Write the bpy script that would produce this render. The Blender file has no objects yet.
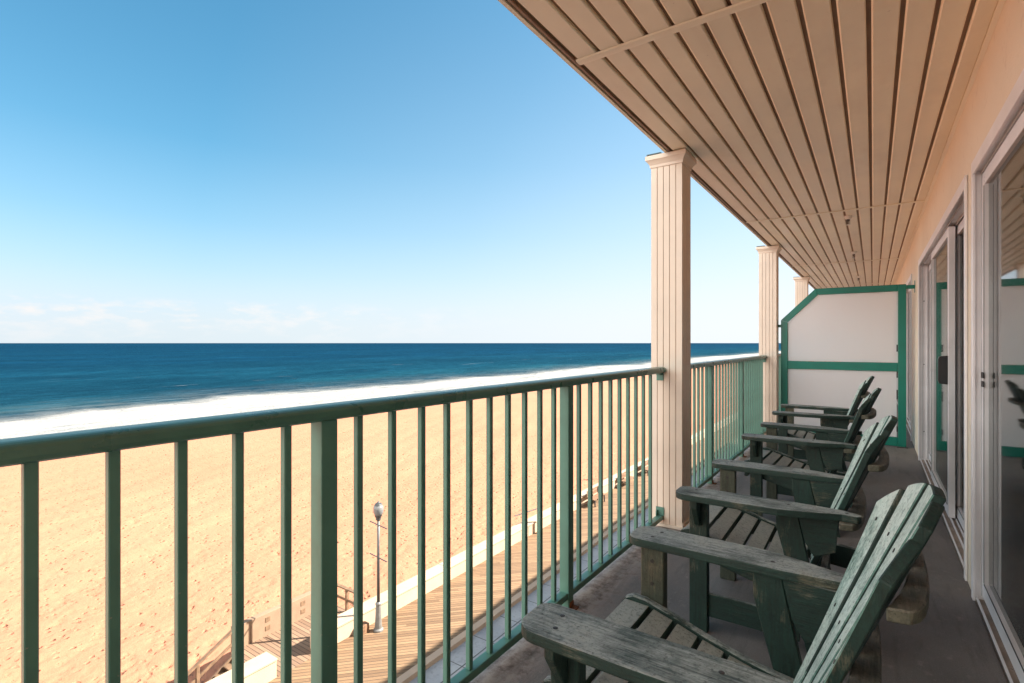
import bpy, bmesh, math, random
import numpy as np
from mathutils import Vector, Matrix, noise
random.seed(7); np.random.seed(7)
R = math.radians
scene = bpy.context.scene
COL = scene.collection

# ------------------------------------------------------------------ camera
F_PX = 520.0
YAW = R(34.77)
cam_d = bpy.data.cameras.new('camera'); cam = bpy.data.objects.new('camera', cam_d); COL.objects.link(cam)
cam_d.sensor_width = 36.0; cam_d.lens = 36.0 * F_PX / 1024.0
cam_d.shift_y = 1.5 / 1024.0
cam_d.clip_start = 0.02; cam_d.clip_end = 200000
cam.location = (0, 0, 0); cam.rotation_euler = (R(90), 0, YAW)
scene.camera = cam

# ------------------------------------------------------------------ light
SUN_EL = R(36.7)
SUN_AZ = R(44.0)            # from +Y towards +X
sdir = Vector((math.sin(SUN_AZ) * math.cos(SUN_EL), math.cos(SUN_AZ) * math.cos(SUN_EL), math.sin(SUN_EL)))
sun_d = bpy.data.lights.new('sun', 'SUN'); sun = bpy.data.objects.new('sun', sun_d); COL.objects.link(sun)
sun_d.energy = 4.6; sun_d.angle = R(0.5); sun_d.color = (1.0, 0.93, 0.83)
sun.rotation_euler = sdir.to_track_quat('Z', 'Y').to_euler()
sun.location = (20, 20, 30)

world = bpy.data.worlds.new('World'); scene.world = world; world.use_nodes = True
wt = world.node_tree; wt.nodes.clear()
def N(t, typ, **kw):
    n = t.nodes.new(typ)
    for k, v in kw.items(): setattr(n, k, v)
    return n
def ramp(t, stops, interp='LINEAR'):
    n = t.nodes.new('ShaderNodeValToRGB'); cr = n.color_ramp; cr.interpolation = interp
    while len(cr.elements) < len(stops): cr.elements.new(0.5)
    for e, (p, c) in zip(cr.elements, stops):
        e.position = p; e.color = (c, c, c, 1) if isinstance(c, (int, float)) else (*c, 1)
    return n
sky = N(wt, 'ShaderNodeTexSky', sky_type='NISHITA', sun_disc=False)
sky.sun_elevation = SUN_EL; sky.sun_rotation = SUN_AZ
sky.altitude = 0; sky.air_density = 1.0; sky.dust_density = 0.25; sky.ozone_density = 1.6
bg = N(wt, 'ShaderNodeBackground'); bg.inputs[1].default_value = 0.05
wo = N(wt, 'ShaderNodeOutputWorld')
geo = N(wt, 'ShaderNodeTexCoord')
sep = N(wt, 'ShaderNodeSeparateXYZ'); wt.links.new(geo.outputs['Generated'], sep.inputs[0])
# low bank of small clouds close to the horizon
mp = N(wt, 'ShaderNodeMapping'); mp.inputs['Scale'].default_value = (1, 1, 3.2)
wt.links.new(geo.outputs['Generated'], mp.inputs['Vector'])
nz = N(wt, 'ShaderNodeTexNoise'); nz.inputs['Scale'].default_value = 20; nz.inputs['Detail'].default_value = 7; nz.inputs['Roughness'].default_value = 0.58
wt.links.new(mp.outputs[0], nz.inputs['Vector'])
cr1 = ramp(wt, [(0.47, 0), (0.66, 1)]); wt.links.new(nz.outputs[0], cr1.inputs[0])
band = ramp(wt, [(0.0, 0.25), (0.02, 0.45), (0.05, 1.0), (0.062, 0.7), (0.074, 0.0)]); wt.links.new(sep.outputs['Z'], band.inputs[0])
mul = N(wt, 'ShaderNodeMath', operation='MULTIPLY'); wt.links.new(cr1.outputs[0], mul.inputs[0]); wt.links.new(band.outputs[0], mul.inputs[1])
mul2 = N(wt, 'ShaderNodeMath', operation='MULTIPLY'); wt.links.new(mul.outputs[0], mul2.inputs[0]); cy_ = ramp(wt, [(0.12, 1.0), (0.55, 0.75), (0.85, 0.0)]); wt.links.new(sep.outputs['Y'], cy_.inputs[0]); wt.links.new(cy_.outputs[0], mul2.inputs[1])
mixc = N(wt, 'ShaderNodeMixRGB'); mixc.inputs[2].default_value = (7.6, 7.2, 7.0, 1)
wt.links.new(mul2.outputs[0], mixc.inputs[0]); wt.links.new(sky.outputs[0], mixc.inputs[1])
tint = N(wt, 'ShaderNodeMixRGB', blend_type='MULTIPLY'); tint.inputs[0].default_value = 1; tint.inputs[2].default_value = (0.68, 0.95, 0.96, 1)
K = 0.238
wt.links.new(sky.outputs[0], tint.inputs[1])
tint.inputs[2].default_value = (0.68 * K, 0.95 * K, 0.97 * K, 1)
def wm(op, a_, b_):
    n = N(wt, 'ShaderNodeMath', operation=op)
    for i_, v_ in ((0, a_), (1, b_)):
        if isinstance(v_, (int, float)): n.inputs[i_].default_value = v_
        else: wt.links.new(v_, n.inputs[i_])
    return n.outputs[0]
sr = N(wt, 'ShaderNodeSeparateColor'); wt.links.new(tint.outputs[0], sr.inputs[0])
def shoulder(x, k_): return wm('DIVIDE', x, wm('POWER', wm('ADD', wm('MULTIPLY', wm('MULTIPLY', x, x), k_), 1.0), 0.5))
cc = N(wt, 'ShaderNodeCombineColor')
wt.links.new(shoulder(wm('POWER', sr.outputs[0], 1.22), 0.3), cc.inputs[0]); wt.links.new(shoulder(sr.outputs[1], 0.55), cc.inputs[1]); wt.links.new(shoulder(sr.outputs[2], 0.28), cc.inputs[2])
hz = ramp(wt, [(0.0, 0.92), (0.05, 0.72), (0.12, 0.36), (0.20, 0.13), (0.32, 0.0)]); wt.links.new(sep.outputs['Z'], hz.inputs[0])
mixh = N(wt, 'ShaderNodeMixRGB'); mixh.inputs[2].default_value = (0.76, 0.87, 0.945, 1); wt.links.new(hz.outputs[0], mixh.inputs[0]); wt.links.new(cc.outputs[0], mixh.inputs[1])
wt.links.new(mixh.outputs[0], mixc.inputs[1]); mixc.inputs[2].default_value = (0.98, 0.96, 0.95, 1)
fin = N(wt, 'ShaderNodeMixRGB', blend_type='MULTIPLY'); fin.inputs[0].default_value = 1; fin.inputs[2].default_value = (1 / K, 1 / K, 1 / K, 1)
# the sky whitens towards the sun side, and an unseen bright cloud bank is added behind the viewer to fill the shade
gl_ = ramp(wt, [(0.40, 0.0), (0.75, 0.26), (1.0, 0.6)]); wt.links.new(sep.outputs['Y'], gl_.inputs[0])
gz = ramp(wt, [(0.0, 1.0), (0.35, 0.5), (0.7, 0.0)]); wt.links.new(sep.outputs['Z'], gz.inputs[0])
mg = N(wt, 'ShaderNodeMixRGB'); wt.links.new(wm('MULTIPLY', gl_.outputs[0], gz.outputs[0]), mg.inputs[0]); wt.links.new(mixc.outputs[0], mg.inputs[1]); mg.inputs[2].default_value = (1.05, 1.08, 1.12, 1)
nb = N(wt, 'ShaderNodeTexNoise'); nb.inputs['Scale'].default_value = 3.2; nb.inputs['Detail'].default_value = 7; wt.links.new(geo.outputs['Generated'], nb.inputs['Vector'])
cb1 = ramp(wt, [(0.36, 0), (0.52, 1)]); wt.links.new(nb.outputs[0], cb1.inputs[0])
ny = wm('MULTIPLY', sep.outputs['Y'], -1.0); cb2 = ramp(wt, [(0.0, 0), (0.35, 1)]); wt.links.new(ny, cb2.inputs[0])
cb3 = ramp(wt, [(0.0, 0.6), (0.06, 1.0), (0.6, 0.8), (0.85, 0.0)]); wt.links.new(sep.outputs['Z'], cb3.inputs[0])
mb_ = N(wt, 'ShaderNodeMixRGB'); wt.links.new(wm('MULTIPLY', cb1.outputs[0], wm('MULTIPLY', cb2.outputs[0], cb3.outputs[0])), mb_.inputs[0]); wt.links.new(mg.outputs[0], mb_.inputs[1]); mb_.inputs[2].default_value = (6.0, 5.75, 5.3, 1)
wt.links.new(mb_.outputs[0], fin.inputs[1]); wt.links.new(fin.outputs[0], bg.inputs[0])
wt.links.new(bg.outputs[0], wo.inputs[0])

vs = scene.view_settings
vs.view_transform = 'Standard'; vs.look = 'None'; vs.exposure = 2.25; vs.gamma = 1; vs.use_curve_mapping = False
scene.cycles.max_bounces = 10; scene.cycles.diffuse_bounces = 6; scene.cycles.glossy_bounces = 5
scene.cycles.transparent_max_bounces = 12
scene.cycles.caustics_reflective = False; scene.cycles.caustics_refractive = False

# ------------------------------------------------------------------ materials
def newmat(name):
    m = bpy.data.materials.new(name); m.use_nodes = True
    t = m.node_tree; b = t.nodes['Principled BSDF']
    return m, t, b
def coords(t, scale=(1, 1, 1), kind='Object', rotz=0):
    tc = N(t, 'ShaderNodeTexCoord'); mpp = N(t, 'ShaderNodeMapping')
    mpp.inputs['Scale'].default_value = scale; mpp.inputs['Rotation'].default_value = (0, 0, rotz)
    t.links.new(tc.outputs[kind], mpp.inputs['Vector']); return mpp.outputs[0]
def noise_n(t, vec, scale, detail=5, rough=0.55):
    n = N(t, 'ShaderNodeTexNoise'); n.inputs['Scale'].default_value = scale; n.inputs['Detail'].default_value = detail
    n.inputs['Roughness'].default_value = rough; t.links.new(vec, n.inputs['Vector']); return n.outputs[0]
def mixrgb(t, fac, a, b, typ='MIX'):
    n = N(t, 'ShaderNodeMixRGB', blend_type=typ)
    for i, v in ((0, fac), (1, a), (2, b)):
        if isinstance(v, (int, float)): n.inputs[i].default_value = v
        elif isinstance(v, tuple): n.inputs[i].default_value = (*v, 1)
        else: t.links.new(v, n.inputs[i])
    return n.outputs[0]
def rmp(t, src, stops):
    n = ramp(t, stops); t.links.new(src, n.inputs[0]); return n.outputs[0]
def bump(t, b, h, dist, strength=1.0):
    n = N(t, 'ShaderNodeBump'); n.inputs['Distance'].default_value = dist; n.inputs['Strength'].default_value = strength
    t.links.new(h, n.inputs['Height']); t.links.new(n.outputs[0], b.inputs['Normal']); return n
def math_n(t, op, a, b=None):
    n = N(t, 'ShaderNodeMath', operation=op)
    for i, v in ((0, a), (1, b)):
        if v is None: continue
        if isinstance(v, (int, float)): n.inputs[i].default_value = v
        else: t.links.new(v, n.inputs[i])
    return n.outputs[0]

def paint(name, col, rough=0.4, var=0.12, scale=6, bd=0.0008, chips=None, spec=0.5):
    m, t, b = newmat(name); v = coords(t)
    n1 = noise_n(t, v, scale, 6)
    c2 = tuple(max(0, c * (1 - var * 2)) for c in col); c3 = tuple(min(1, c * (1 + var)) for c in col)
    c = mixrgb(t, rmp(t, n1, [(0.3, 0), (0.7, 1)]), c2, c3)
    if chips:
        n2 = noise_n(t, v, chips[1], 8, 0.7)
        c = mixrgb(t, rmp(t, n2, [(chips[2], 0), (chips[2] + 0.03, 1)]), c, chips[0])
    t.links.new(c, b.inputs['Base Color'])
    t.links.new(rmp(t, n1, [(0.2, max(0.05, rough - 0.1)), (0.8, min(1, rough + 0.12))]), b.inputs['Roughness'])
    b.inputs['Specular IOR Level'].default_value = spec
    bump(t, b, noise_n(t, v, 40, 5), bd)
    return m

def worn_wood(name, axis, paintc, worn, greyc, wear_sheen):
    """weathered painted board, grain along axis; faces that look up are greyed for wear and for painted-in sky sheen"""
    m, t, b = newmat(name)
    s = [9, 9, 9]; s[axis] = 0.7; v = coords(t, tuple(s))
    oi = N(t, 'ShaderNodeObjectInfo'); add = N(t, 'ShaderNodeVectorMath', operation='ADD')
    rr = N(t, 'ShaderNodeCombineXYZ'); t.links.new(math_n(t, 'MULTIPLY', oi.outputs['Random'], 37.0), rr.inputs[0]); t.links.new(math_n(t, 'MULTIPLY', oi.outputs['Random'], 91.0), rr.inputs[2])
    t.links.new(v, add.inputs[0]); t.links.new(rr.outputs[0], add.inputs[1]); v = add.outputs[0]
    v2 = coords(t); add2 = N(t, 'ShaderNodeVectorMath', operation='ADD'); t.links.new(v2, add2.inputs[0]); t.links.new(rr.outputs[0], add2.inputs[1]); v2 = add2.outputs[0]
    grain = noise_n(t, v, 13, 8, 0.7); fine = noise_n(t, v, 34, 6, 0.7); blot = noise_n(t, v2, 7, 5, 0.6); speck = noise_n(t, v2, 130, 4, 0.7)
    base = mixrgb(t, rmp(t, grain, [(0.35, 0), (0.65, 1)]), tuple(c * 0.55 for c in paintc), tuple(c * 1.35 for c in paintc))
    gn = N(t, 'ShaderNodeNewGeometry'); sp = N(t, 'ShaderNodeSeparateXYZ'); t.links.new(gn.outputs['Normal'], sp.inputs[0])
    up = rmp(t, sp.outputs['Z'], [(0.25, 0.0), (0.75, 1.3)])  # up-facing greying: worn paint plus sky reflection put into the colour
    wsum = math_n(t, 'ADD', math_n(t, 'MULTIPLY', grain, 0.45), math_n(t, 'ADD', math_n(t, 'MULTIPLY', blot, 0.45), math_n(t, 'MULTIPLY', fine, 0.2)))
    w = math_n(t, 'ADD', wsum, math_n(t, 'MULTIPLY', up, wear_sheen))
    c = mixrgb(t, rmp(t, w, [(0.65, 0), (0.81, 0.9)]), base, greyc)
    c = mixrgb(t, rmp(t, math_n(t, 'ADD', math_n(t, 'MULTIPLY', blot, 0.7), math_n(t, 'MULTIPLY', fine, 0.35)), [(0.59, 0), (0.72, 0.5)]), c, worn)
    c = mixrgb(t, rmp(t, noise_n(t, v2, 55, 6, 0.75), [(0.50, 0.0), (0.62, 0.35)]), c, tuple(min(1, x * 1.5) for x in paintc))
    c = mixrgb(t, rmp(t, speck, [(0.33, 0.65), (0.45, 0.0)]), c, tuple(x * 0.35 for x in paintc))
    t.links.new(c, b.inputs['Base Color'])
    t.links.new(rmp(t, grain, [(0.3, 0.45), (0.7, 0.72)]), b.inputs['Roughness'])
    bump(t, b, math_n(t, 'ADD', math_n(t, 'MULTIPLY', fine, 0.6), math_n(t, 'ADD', grain, math_n(t, 'MULTIPLY', speck, 0.3))), 0.0028, 0.9)
    return m

GP = (0.009, 0.032, 0.024); TAN = (0.27, 0.22, 0.14); GREY = (0.40, 0.43, 0.40)
M = {}
for ax, nm in enumerate('xyz'):
    M['wood_' + nm] = worn_wood('worn green painted wood ' + nm, ax, GP, TAN, GREY, 0.16 if ax != 2 else 0.0)
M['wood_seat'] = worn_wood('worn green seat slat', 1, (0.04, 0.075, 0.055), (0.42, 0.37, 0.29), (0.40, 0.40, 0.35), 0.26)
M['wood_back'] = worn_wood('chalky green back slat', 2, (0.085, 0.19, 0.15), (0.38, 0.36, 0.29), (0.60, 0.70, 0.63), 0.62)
M['wood_leg'] = worn_wood('tan lit worn leg', 2, (0.05, 0.06, 0.04), (0.30, 0.24, 0.15), (0.24, 0.20, 0.13), 0.0)  # far-side front legs tinted tan to paint in the light on them
M['wood_cleat'] = worn_wood('bare weathered cleat', 1, (0.10, 0.10, 0.07), (0.28, 0.22, 0.15), (0.24, 0.22, 0.18), 0.15)
M['screw'] = paint('dark screw', (0.03, 0.028, 0.026), 0.5)
M['rail'] = paint('sea green rail enamel', (0.105, 0.255, 0.20), 0.36, 0.10, 5, 0.0006, chips=((0.36, 0.33, 0.27), 34, 0.66))
M['cap'] = paint('dark sea green cap enamel', (0.08, 0.20, 0.155), 0.30, 0.12, 5, 0.0006, chips=((0.25, 0.27, 0.24), 30, 0.70))
M['screen'] = paint('teal frame enamel', (0.0, 0.165, 0.12), 0.38, 0.08, 4, 0.0005, chips=((0.25, 0.35, 0.3), 40, 0.72))
M['rust'] = paint('rusty steel', (0.22, 0.09, 0.04), 0.8, 0.3, 40, 0.002)
M['vinyl'] = paint('tan soffit vinyl', (0.90, 0.83, 0.65), 0.42, 0.035, 2.2, 0.0006)
def board_tone(m, sc):
    t = m.node_tree; b = t.nodes['Principled BSDF']; src = b.inputs['Base Color'].links[0].from_socket
    n1_ = noise_n(t, coords(t, (9.5, 0.12, 1)), 1.0, 2); n2_ = noise_n(t, coords(t, (1, 0.5, 1)), 3.0, 7, 0.65); n3_ = noise_n(t, coords(t, (1, 1, 1)), 26, 4, 0.6)
    c = mixrgb(t, rmp(t, n1_, [(0.35, 0.0), (0.65, sc)]), src, (0.72, 0.61, 0.47))
    c = mixrgb(t, rmp(t, n2_, [(0.52, 0.0), (0.72, 0.22)]), c, (0.58, 0.45, 0.32))
    c = mixrgb(t, rmp(t, n3_, [(0.70, 0.0), (0.76, 0.35)]), c, (0.32, 0.22, 0.15))
    t.links.new(c, b.inputs['Base Color'])
board_tone(M['vinyl'], 0.22)
M['vinyl_trim'] = paint('tan soffit trim', (0.90, 0.83, 0.65), 0.38, 0.03, 2.2, 0.0004)
M['groove'] = paint('dark soffit groove', (0.34, 0.21, 0.13), 0.7, 0.1, 8)  # groove bottoms coloured darker than the boards
M['column'] = paint('beige fluted column vinyl', (0.81, 0.69, 0.57), 0.42, 0.05, 3.0, 0.0006, chips=((0.4, 0.26, 0.17), 26, 0.72))
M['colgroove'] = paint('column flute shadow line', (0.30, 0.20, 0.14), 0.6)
M['flash'] = paint('verdigris flashing', (0.06, 0.11, 0.12), 0.45, 0.2, 20)
M['alu'] = paint('white aluminium', (0.82, 0.80, 0.80), 0.33, 0.05, 5, 0.0004, chips=((0.35, 0.33, 0.31), 30, 0.73))
M['alu_dark'] = paint('grey aluminium', (0.5, 0.5, 0.51), 0.35, 0.06, 5, 0.0004)
M['gasket'] = paint('dark gasket', (0.02, 0.02, 0.022), 0.5)
M['black'] = paint('black plastic', (0.012, 0.012, 0.013), 0.35)
M['sill'] = paint('dirty tan sill', (0.33, 0.26, 0.21), 0.75, 0.2, 9, 0.003, chips=((0.12, 0.10, 0.09), 14, 0.6))
M['white'] = paint('white ceramic', (0.78, 0.76, 0.72), 0.35, 0.03)
M['galv'] = paint('galvanised pole', (0.06, 0.063, 0.062), 0.4, 0.1, 10)
M['sandwall'] = paint('sand coloured wall render', (0.235, 0.15, 0.095), 0.9, 0.1, 2, 0.004)
M['lampbase'] = paint('grey lamp base', (0.14, 0.135, 0.125), 0.5, 0.1, 10)
M['concrete'] = paint('pale concrete', (0.40, 0.285, 0.20), 0.85, 0.06, 1.6, 0.004)
M['curtain'] = paint('grey drape', (0.55, 0.54, 0.53), 0.9, 0.06)
M['room'] = paint('room paint', (0.32, 0.28, 0.25), 0.8, 0.04)
M['carpet'] = paint('room carpet', (0.10, 0.085, 0.08), 0.95, 0.2, 60, 0.003)
M['timber'] = paint('stair timber', (0.17, 0.10, 0.055), 0.75, 0.2, 9, 0.003)
M['bench'] = paint('brown bench timber', (0.20, 0.11, 0.06), 0.7, 0.2, 9)

# stucco
m, t, b = newmat('peach stucco'); v = coords(t)
n1 = noise_n(t, v, 1.3, 5); n2 = noise_n(t, v, 110, 6, 0.7); n3 = noise_n(t, v, 14, 6)
c = mixrgb(t, rmp(t, n1, [(0.3, 0), (0.7, 1)]), (0.76, 0.67, 0.53), (0.83, 0.74, 0.60))
c = mixrgb(t, rmp(t, n3, [(0.62, 0), (0.75, 0.35)]), c, (0.5, 0.36, 0.27))
t.links.new(c, b.inputs['Base Color']); b.inputs['Roughness'].default_value = 0.9
bump(t, b, math_n(t, 'ADD', n2, math_n(t, 'MULTIPLY', n3, 1.2)), 0.005, 0.8)
M['stucco'] = m
# balcony floor: worn grey-brown coating, lighter bare edge by the rail
m, t, b = newmat('grey coated floor'); v = coords(t)
n1 = noise_n(t, v, 2.2, 7, 0.6); n2 = noise_n(t, v, 240, 4, 0.7); n3 = noise_n(t, v, 22, 8, 0.7)
c = mixrgb(t, rmp(t, n1, [(0.3, 0), (0.7, 1)]), (0.15, 0.137, 0.13), (0.27, 0.25, 0.235))
c = mixrgb(t, rmp(t, n2, [(0.4, 0.35), (0.6, 0.0)]), c, (0.06, 0.05, 0.05))
tc = N(t, 'ShaderNodeTexCoord'); sp = N(t, 'ShaderNodeSeparateXYZ'); t.links.new(tc.outputs['Object'], sp.inputs[0])
edge = rmp(t, math_n(t, 'MULTIPLY', math_n(t, 'ADD', sp.outputs['X'], math_n(t, 'MULTIPLY', n3, 0.22)), -1.0), [(0.87, 0), (0.945, 0.8)])
c = mixrgb(t, edge, c, mixrgb(t, rmp(t, n3, [(0.35, 0), (0.6, 1)]), (0.16, 0.11, 0.09), (0.55, 0.47, 0.42)))
c = mixrgb(t, rmp(t, n3, [(0.58, 0), (0.70, 0.5)]), c, (0.33, 0.29, 0.265))
c = mixrgb(t, rmp(t, noise_n(t, coords(t, (8, 1.1, 1), rotz=R(14)), 2.4, 8, 0.72), [(0.52, 0), (0.70, 0.55)]), c, (0.085, 0.075, 0.07))
c = mixrgb(t, rmp(t, noise_n(t, coords(t), 75, 5, 0.75), [(0.60, 0), (0.68, 0.5)]), c, (0.36, 0.33, 0.30))
t.links.new(c, b.inputs['Base Color']); t.links.new(rmp(t, n1, [(0.3, 0.55), (0.7, 0.85)]), b.inputs['Roughness'])
bump(t, b, math_n(t, 'ADD', n2, n3), 0.004, 0.9)
M['floor'] = m
# frosted white screen panel
m, t, b = newmat('white plastic panel'); v = coords(t, (1, 1, 0.35)); n1 = noise_n(t, v, 3, 5)
t.links.new(mixrgb(t, n1, (0.88, 0.89, 0.90), (0.93, 0.94, 0.95)), b.inputs['Base Color'])
tl = N(t, 'ShaderNodeBsdfTranslucent'); tl.inputs[0].default_value = (0.96, 0.96, 0.96, 1); mp_ = N(t, 'ShaderNodeMixShader'); mp_.inputs[0].default_value = 0.6; t.links.new(b.outputs[0], mp_.inputs[1]); t.links.new(tl.outputs[0], mp_.inputs[2]); t.links.new(mp_.outputs[0], t.nodes['Material Output'].inputs[0])
b.inputs['Roughness'].default_value = 0.22; b.inputs['Transmission Weight'].default_value = 0.0
M['panel'] = m
# glass
m, t, b = newmat('door glass'); t.nodes.remove(b)
gl = N(t, 'ShaderNodeBsdfGlossy'); gl.inputs['Roughness'].default_value = 0.035; gl.inputs[0].default_value = (0.95, 0.97, 0.97, 1)
tr = N(t, 'ShaderNodeBsdfTransparent'); tr.inputs[0].default_value = (0.62, 0.66, 0.66, 1)
fr = N(t, 'ShaderNodeFresnel'); fr.inputs[0].default_value = 1.62
mx = N(t, 'ShaderNodeMixShader'); t.links.new(rmp(t, fr.outputs[0], [(0.0, 0.04), (0.5, 0.5), (1, 0.9)]), mx.inputs[0]); t.links.new(tr.outputs[0], mx.inputs[1]); t.links.new(gl.outputs[0], mx.inputs[2])
t.links.new(mx.outputs[0], t.nodes['Material Output'].inputs[0]); M['glass'] = m
# globe
m, t, b = newmat('frosted lamp globe'); b.inputs['Base Color'].default_value = (0.75, 0.74, 0.72, 1); b.inputs['Roughness'].default_value = 0.15
b.inputs['Base Color'].default_value = (0.16, 0.16, 0.155, 1); M['globe'] = m
# sand
m, t, b = newmat('beach sand'); v = coords(t)
n1 = noise_n(t, v, 0.07, 6); n2 = noise_n(t, v, 5.5, 6, 0.6); n3 = noise_n(t, v, 40, 4)
c = mixrgb(t, rmp(t, n1, [(0.3, 0), (0.7, 1)]), (0.35, 0.148, 0.086), (0.39, 0.168, 0.098))
c = mixrgb(t, rmp(t, n2, [(0.28, 0.4), (0.38, 0.0)]), c, (0.31, 0.13, 0.075))
tc = N(t, 'ShaderNodeTexCoord'); sp = N(t, 'ShaderNodeSeparateXYZ'); t.links.new(tc.outputs['Object'], sp.inputs[0])
wet = rmp(t, math_n(t, 'DIVIDE', math_n(t, 'ADD', math_n(t, 'MULTIPLY', sp.outputs['X'], -1.0), math_n(t, 'MULTIPLY', n1, 10.0)), 140.0), [(0.60, 0), (0.64, 0.35)])
c = mixrgb(t, wet, c, (0.30, 0.19, 0.11))
t.links.new(c, b.inputs['Base Color']); b.inputs['Roughness'].default_value = 0.95; b.inputs['Specular IOR Level'].default_value = 0.15
vd = N(t, 'ShaderNodeVectorMath', operation='ADD'); nd = N(t, 'ShaderNodeTexNoise'); nd.inputs['Scale'].default_value = 6; t.links.new(v, nd.inputs['Vector'])
sc_ = N(t, 'ShaderNodeVectorMath', operation='SCALE'); sc_.inputs['Scale'].default_value = 0.16; t.links.new(nd.outputs['Color'], sc_.inputs[0]); t.links.new(v, vd.inputs[0]); t.links.new(sc_.outputs[0], vd.inputs[1])
vo = N(t, 'ShaderNodeTexVoronoi'); vo.inputs['Scale'].default_value = 3.1; t.links.new(vd.outputs[0], vo.inputs['Vector'])
vs_ = N(t, 'ShaderNodeSeparateColor'); t.links.new(vo.outputs['Color'], vs_.inputs[0])
pit = math_n(t, 'MULTIPLY', rmp(t, vo.outputs['Distance'], [(0.08, 1.0), (0.34, 0.0)]), math_n(t, 'POWER', vs_.outputs[0], 1.6))
hgt = math_n(t, 'SUBTRACT', math_n(t, 'ADD', math_n(t, 'MULTIPLY', n2, 0.35), math_n(t, 'MULTIPLY', n3, 0.05)), pit)
bump(t, b, hgt, 0.10, 1.0)
M['sand'] = m
# sea
m, t, b = newmat('sea water'); v = coords(t)
tc = N(t, 'ShaderNodeTexCoord'); sp = N(t, 'ShaderNodeSeparateXYZ'); t.links.new(tc.outputs['Object'], sp.inputs[0])
vw = coords(t, (1.0, 0.42, 1)); big = noise_n(t, vw, 0.05, 6, 0.6); med = noise_n(t, vw, 0.35, 6, 0.65); small = noise_n(t, v, 2.0, 4, 0.6)
vf = coords(t, (1.0, 0.24, 1), rotz=R(2)); wisp = noise_n(t, vf, 0.10, 9, 0.68); wisp2 = noise_n(t, vf, 0.42, 7, 0.7)
off = noise_n(t, coords(t, (0.2, 1, 1)), 0.022, 5, 0.6)
dist = math_n(t, 'MULTIPLY', sp.outputs['X'], -1.0)
dj = math_n(t, 'ADD', dist, math_n(t, 'MULTIPLY', math_n(t, 'SUBTRACT', off, 0.5), 44.0))
deep = rmp(t, math_n(t, 'DIVIDE', dist, 2500.0), [(0.04, (0.012, 0.052, 0.062)), (0.075, (0.003, 0.034, 0.058)), (0.16, (0.0008, 0.023, 0.054)), (0.6, (0.0, 0.015, 0.042))])
c = mixrgb(t, rmp(t, big, [(0.35, 0.0), (0.65, 0.6)]), deep, (0.0005, 0.014, 0.030))
c = mixrgb(t, rmp(t, med, [(0.46, 0.0), (0.66, 0.5)]), c, (0.008, 0.058, 0.095))
vast = noise_n(t, vw, 0.012, 6, 0.65)
c = mixrgb(t, rmp(t, vast, [(0.42, 0.0), (0.60, 0.45)]), c, (0.0005, 0.012, 0.026))
c = mixrgb(t, rmp(t, small, [(0.52, 0.0), (0.70, 0.45)]), c, (0.012, 0.070, 0.105))
foam_in = rmp(t, math_n(t, 'ADD', math_n(t, 'DIVIDE', dj, 300.0), math_n(t, 'MULTIPLY', math_n(t, 'SUBTRACT', wisp2, 0.5), 0.06)), [(0.395, 1.0), (0.425, 0.0)])
lace = rmp(t, wisp2, [(0.40, 0.0), (0.54, 1.0)])
lacez = rmp(t, math_n(t, 'DIVIDE', dj, 300.0), [(0.40, 0.9), (0.455, 0.2), (0.52, 0.0)])
foam = math_n(t, 'MAXIMUM', foam_in, math_n(t, 'MULTIPLY', lace, math_n(t, 'MULTIPLY', lacez, 0.45)))
br = rmp(t, math_n(t, 'ADD', wisp, math_n(t, 'MULTIPLY', math_n(t, 'SUBTRACT', wisp2, 0.5), 0.3)), [(0.64, 0.0), (0.70, 0.6)])
brz = rmp(t, math_n(t, 'DIVIDE', dist, 300.0), [(0.48, 1.0), (0.68, 0.25), (0.95, 0.0)])
foam = math_n(t, 'MAXIMUM', foam, math_n(t, 'MULTIPLY', br, brz))
foamc = mixrgb(t, rmp(t, math_n(t, 'ADD', math_n(t, 'MULTIPLY', wisp2, 0.5), math_n(t, 'MULTIPLY', wisp, 0.5)), [(0.36, 0), (0.50, 1)]), (0.13, 0.145, 0.15), (0.25, 0.245, 0.235))
c = mixrgb(t, foam, c, foamc)
t.links.new(c, b.inputs['Base Color'])
t.links.new(rmp(t, foam, [(0, 0.30), (0.6, 0.9)]), b.inputs['Roughness'])
bump(t, b, math_n(t, 'ADD', math_n(t, 'MULTIPLY', big, 3.0), math_n(t, 'ADD', med, math_n(t, 'ADD', math_n(t, 'MULTIPLY', small, 0.16), math_n(t, 'MULTIPLY', foam, 0.5)))), 1.1, 0.8)
b.inputs['Specular IOR Level'].default_value = 0.0; b.inputs['Roughness'].default_value = 1
gs = N(t, 'ShaderNodeBsdfGlossy'); gs.inputs['Roughness'].default_value = 0.28; t.links.new(b.inputs['Normal'].links[0].from_socket, gs.inputs['Normal'])
mxs = N(t, 'ShaderNodeMixShader'); t.links.new(rmp(t, foam, [(0, 0.02), (0.6, 0.0)]), mxs.inputs[0]); t.links.new(b.outputs[0], mxs.inputs[1]); t.links.new(gs.outputs[0], mxs.inputs[2])
t.links.new(mxs.outputs[0], t.nodes['Material Output'].inputs[0])
M['sea'] = m
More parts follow.
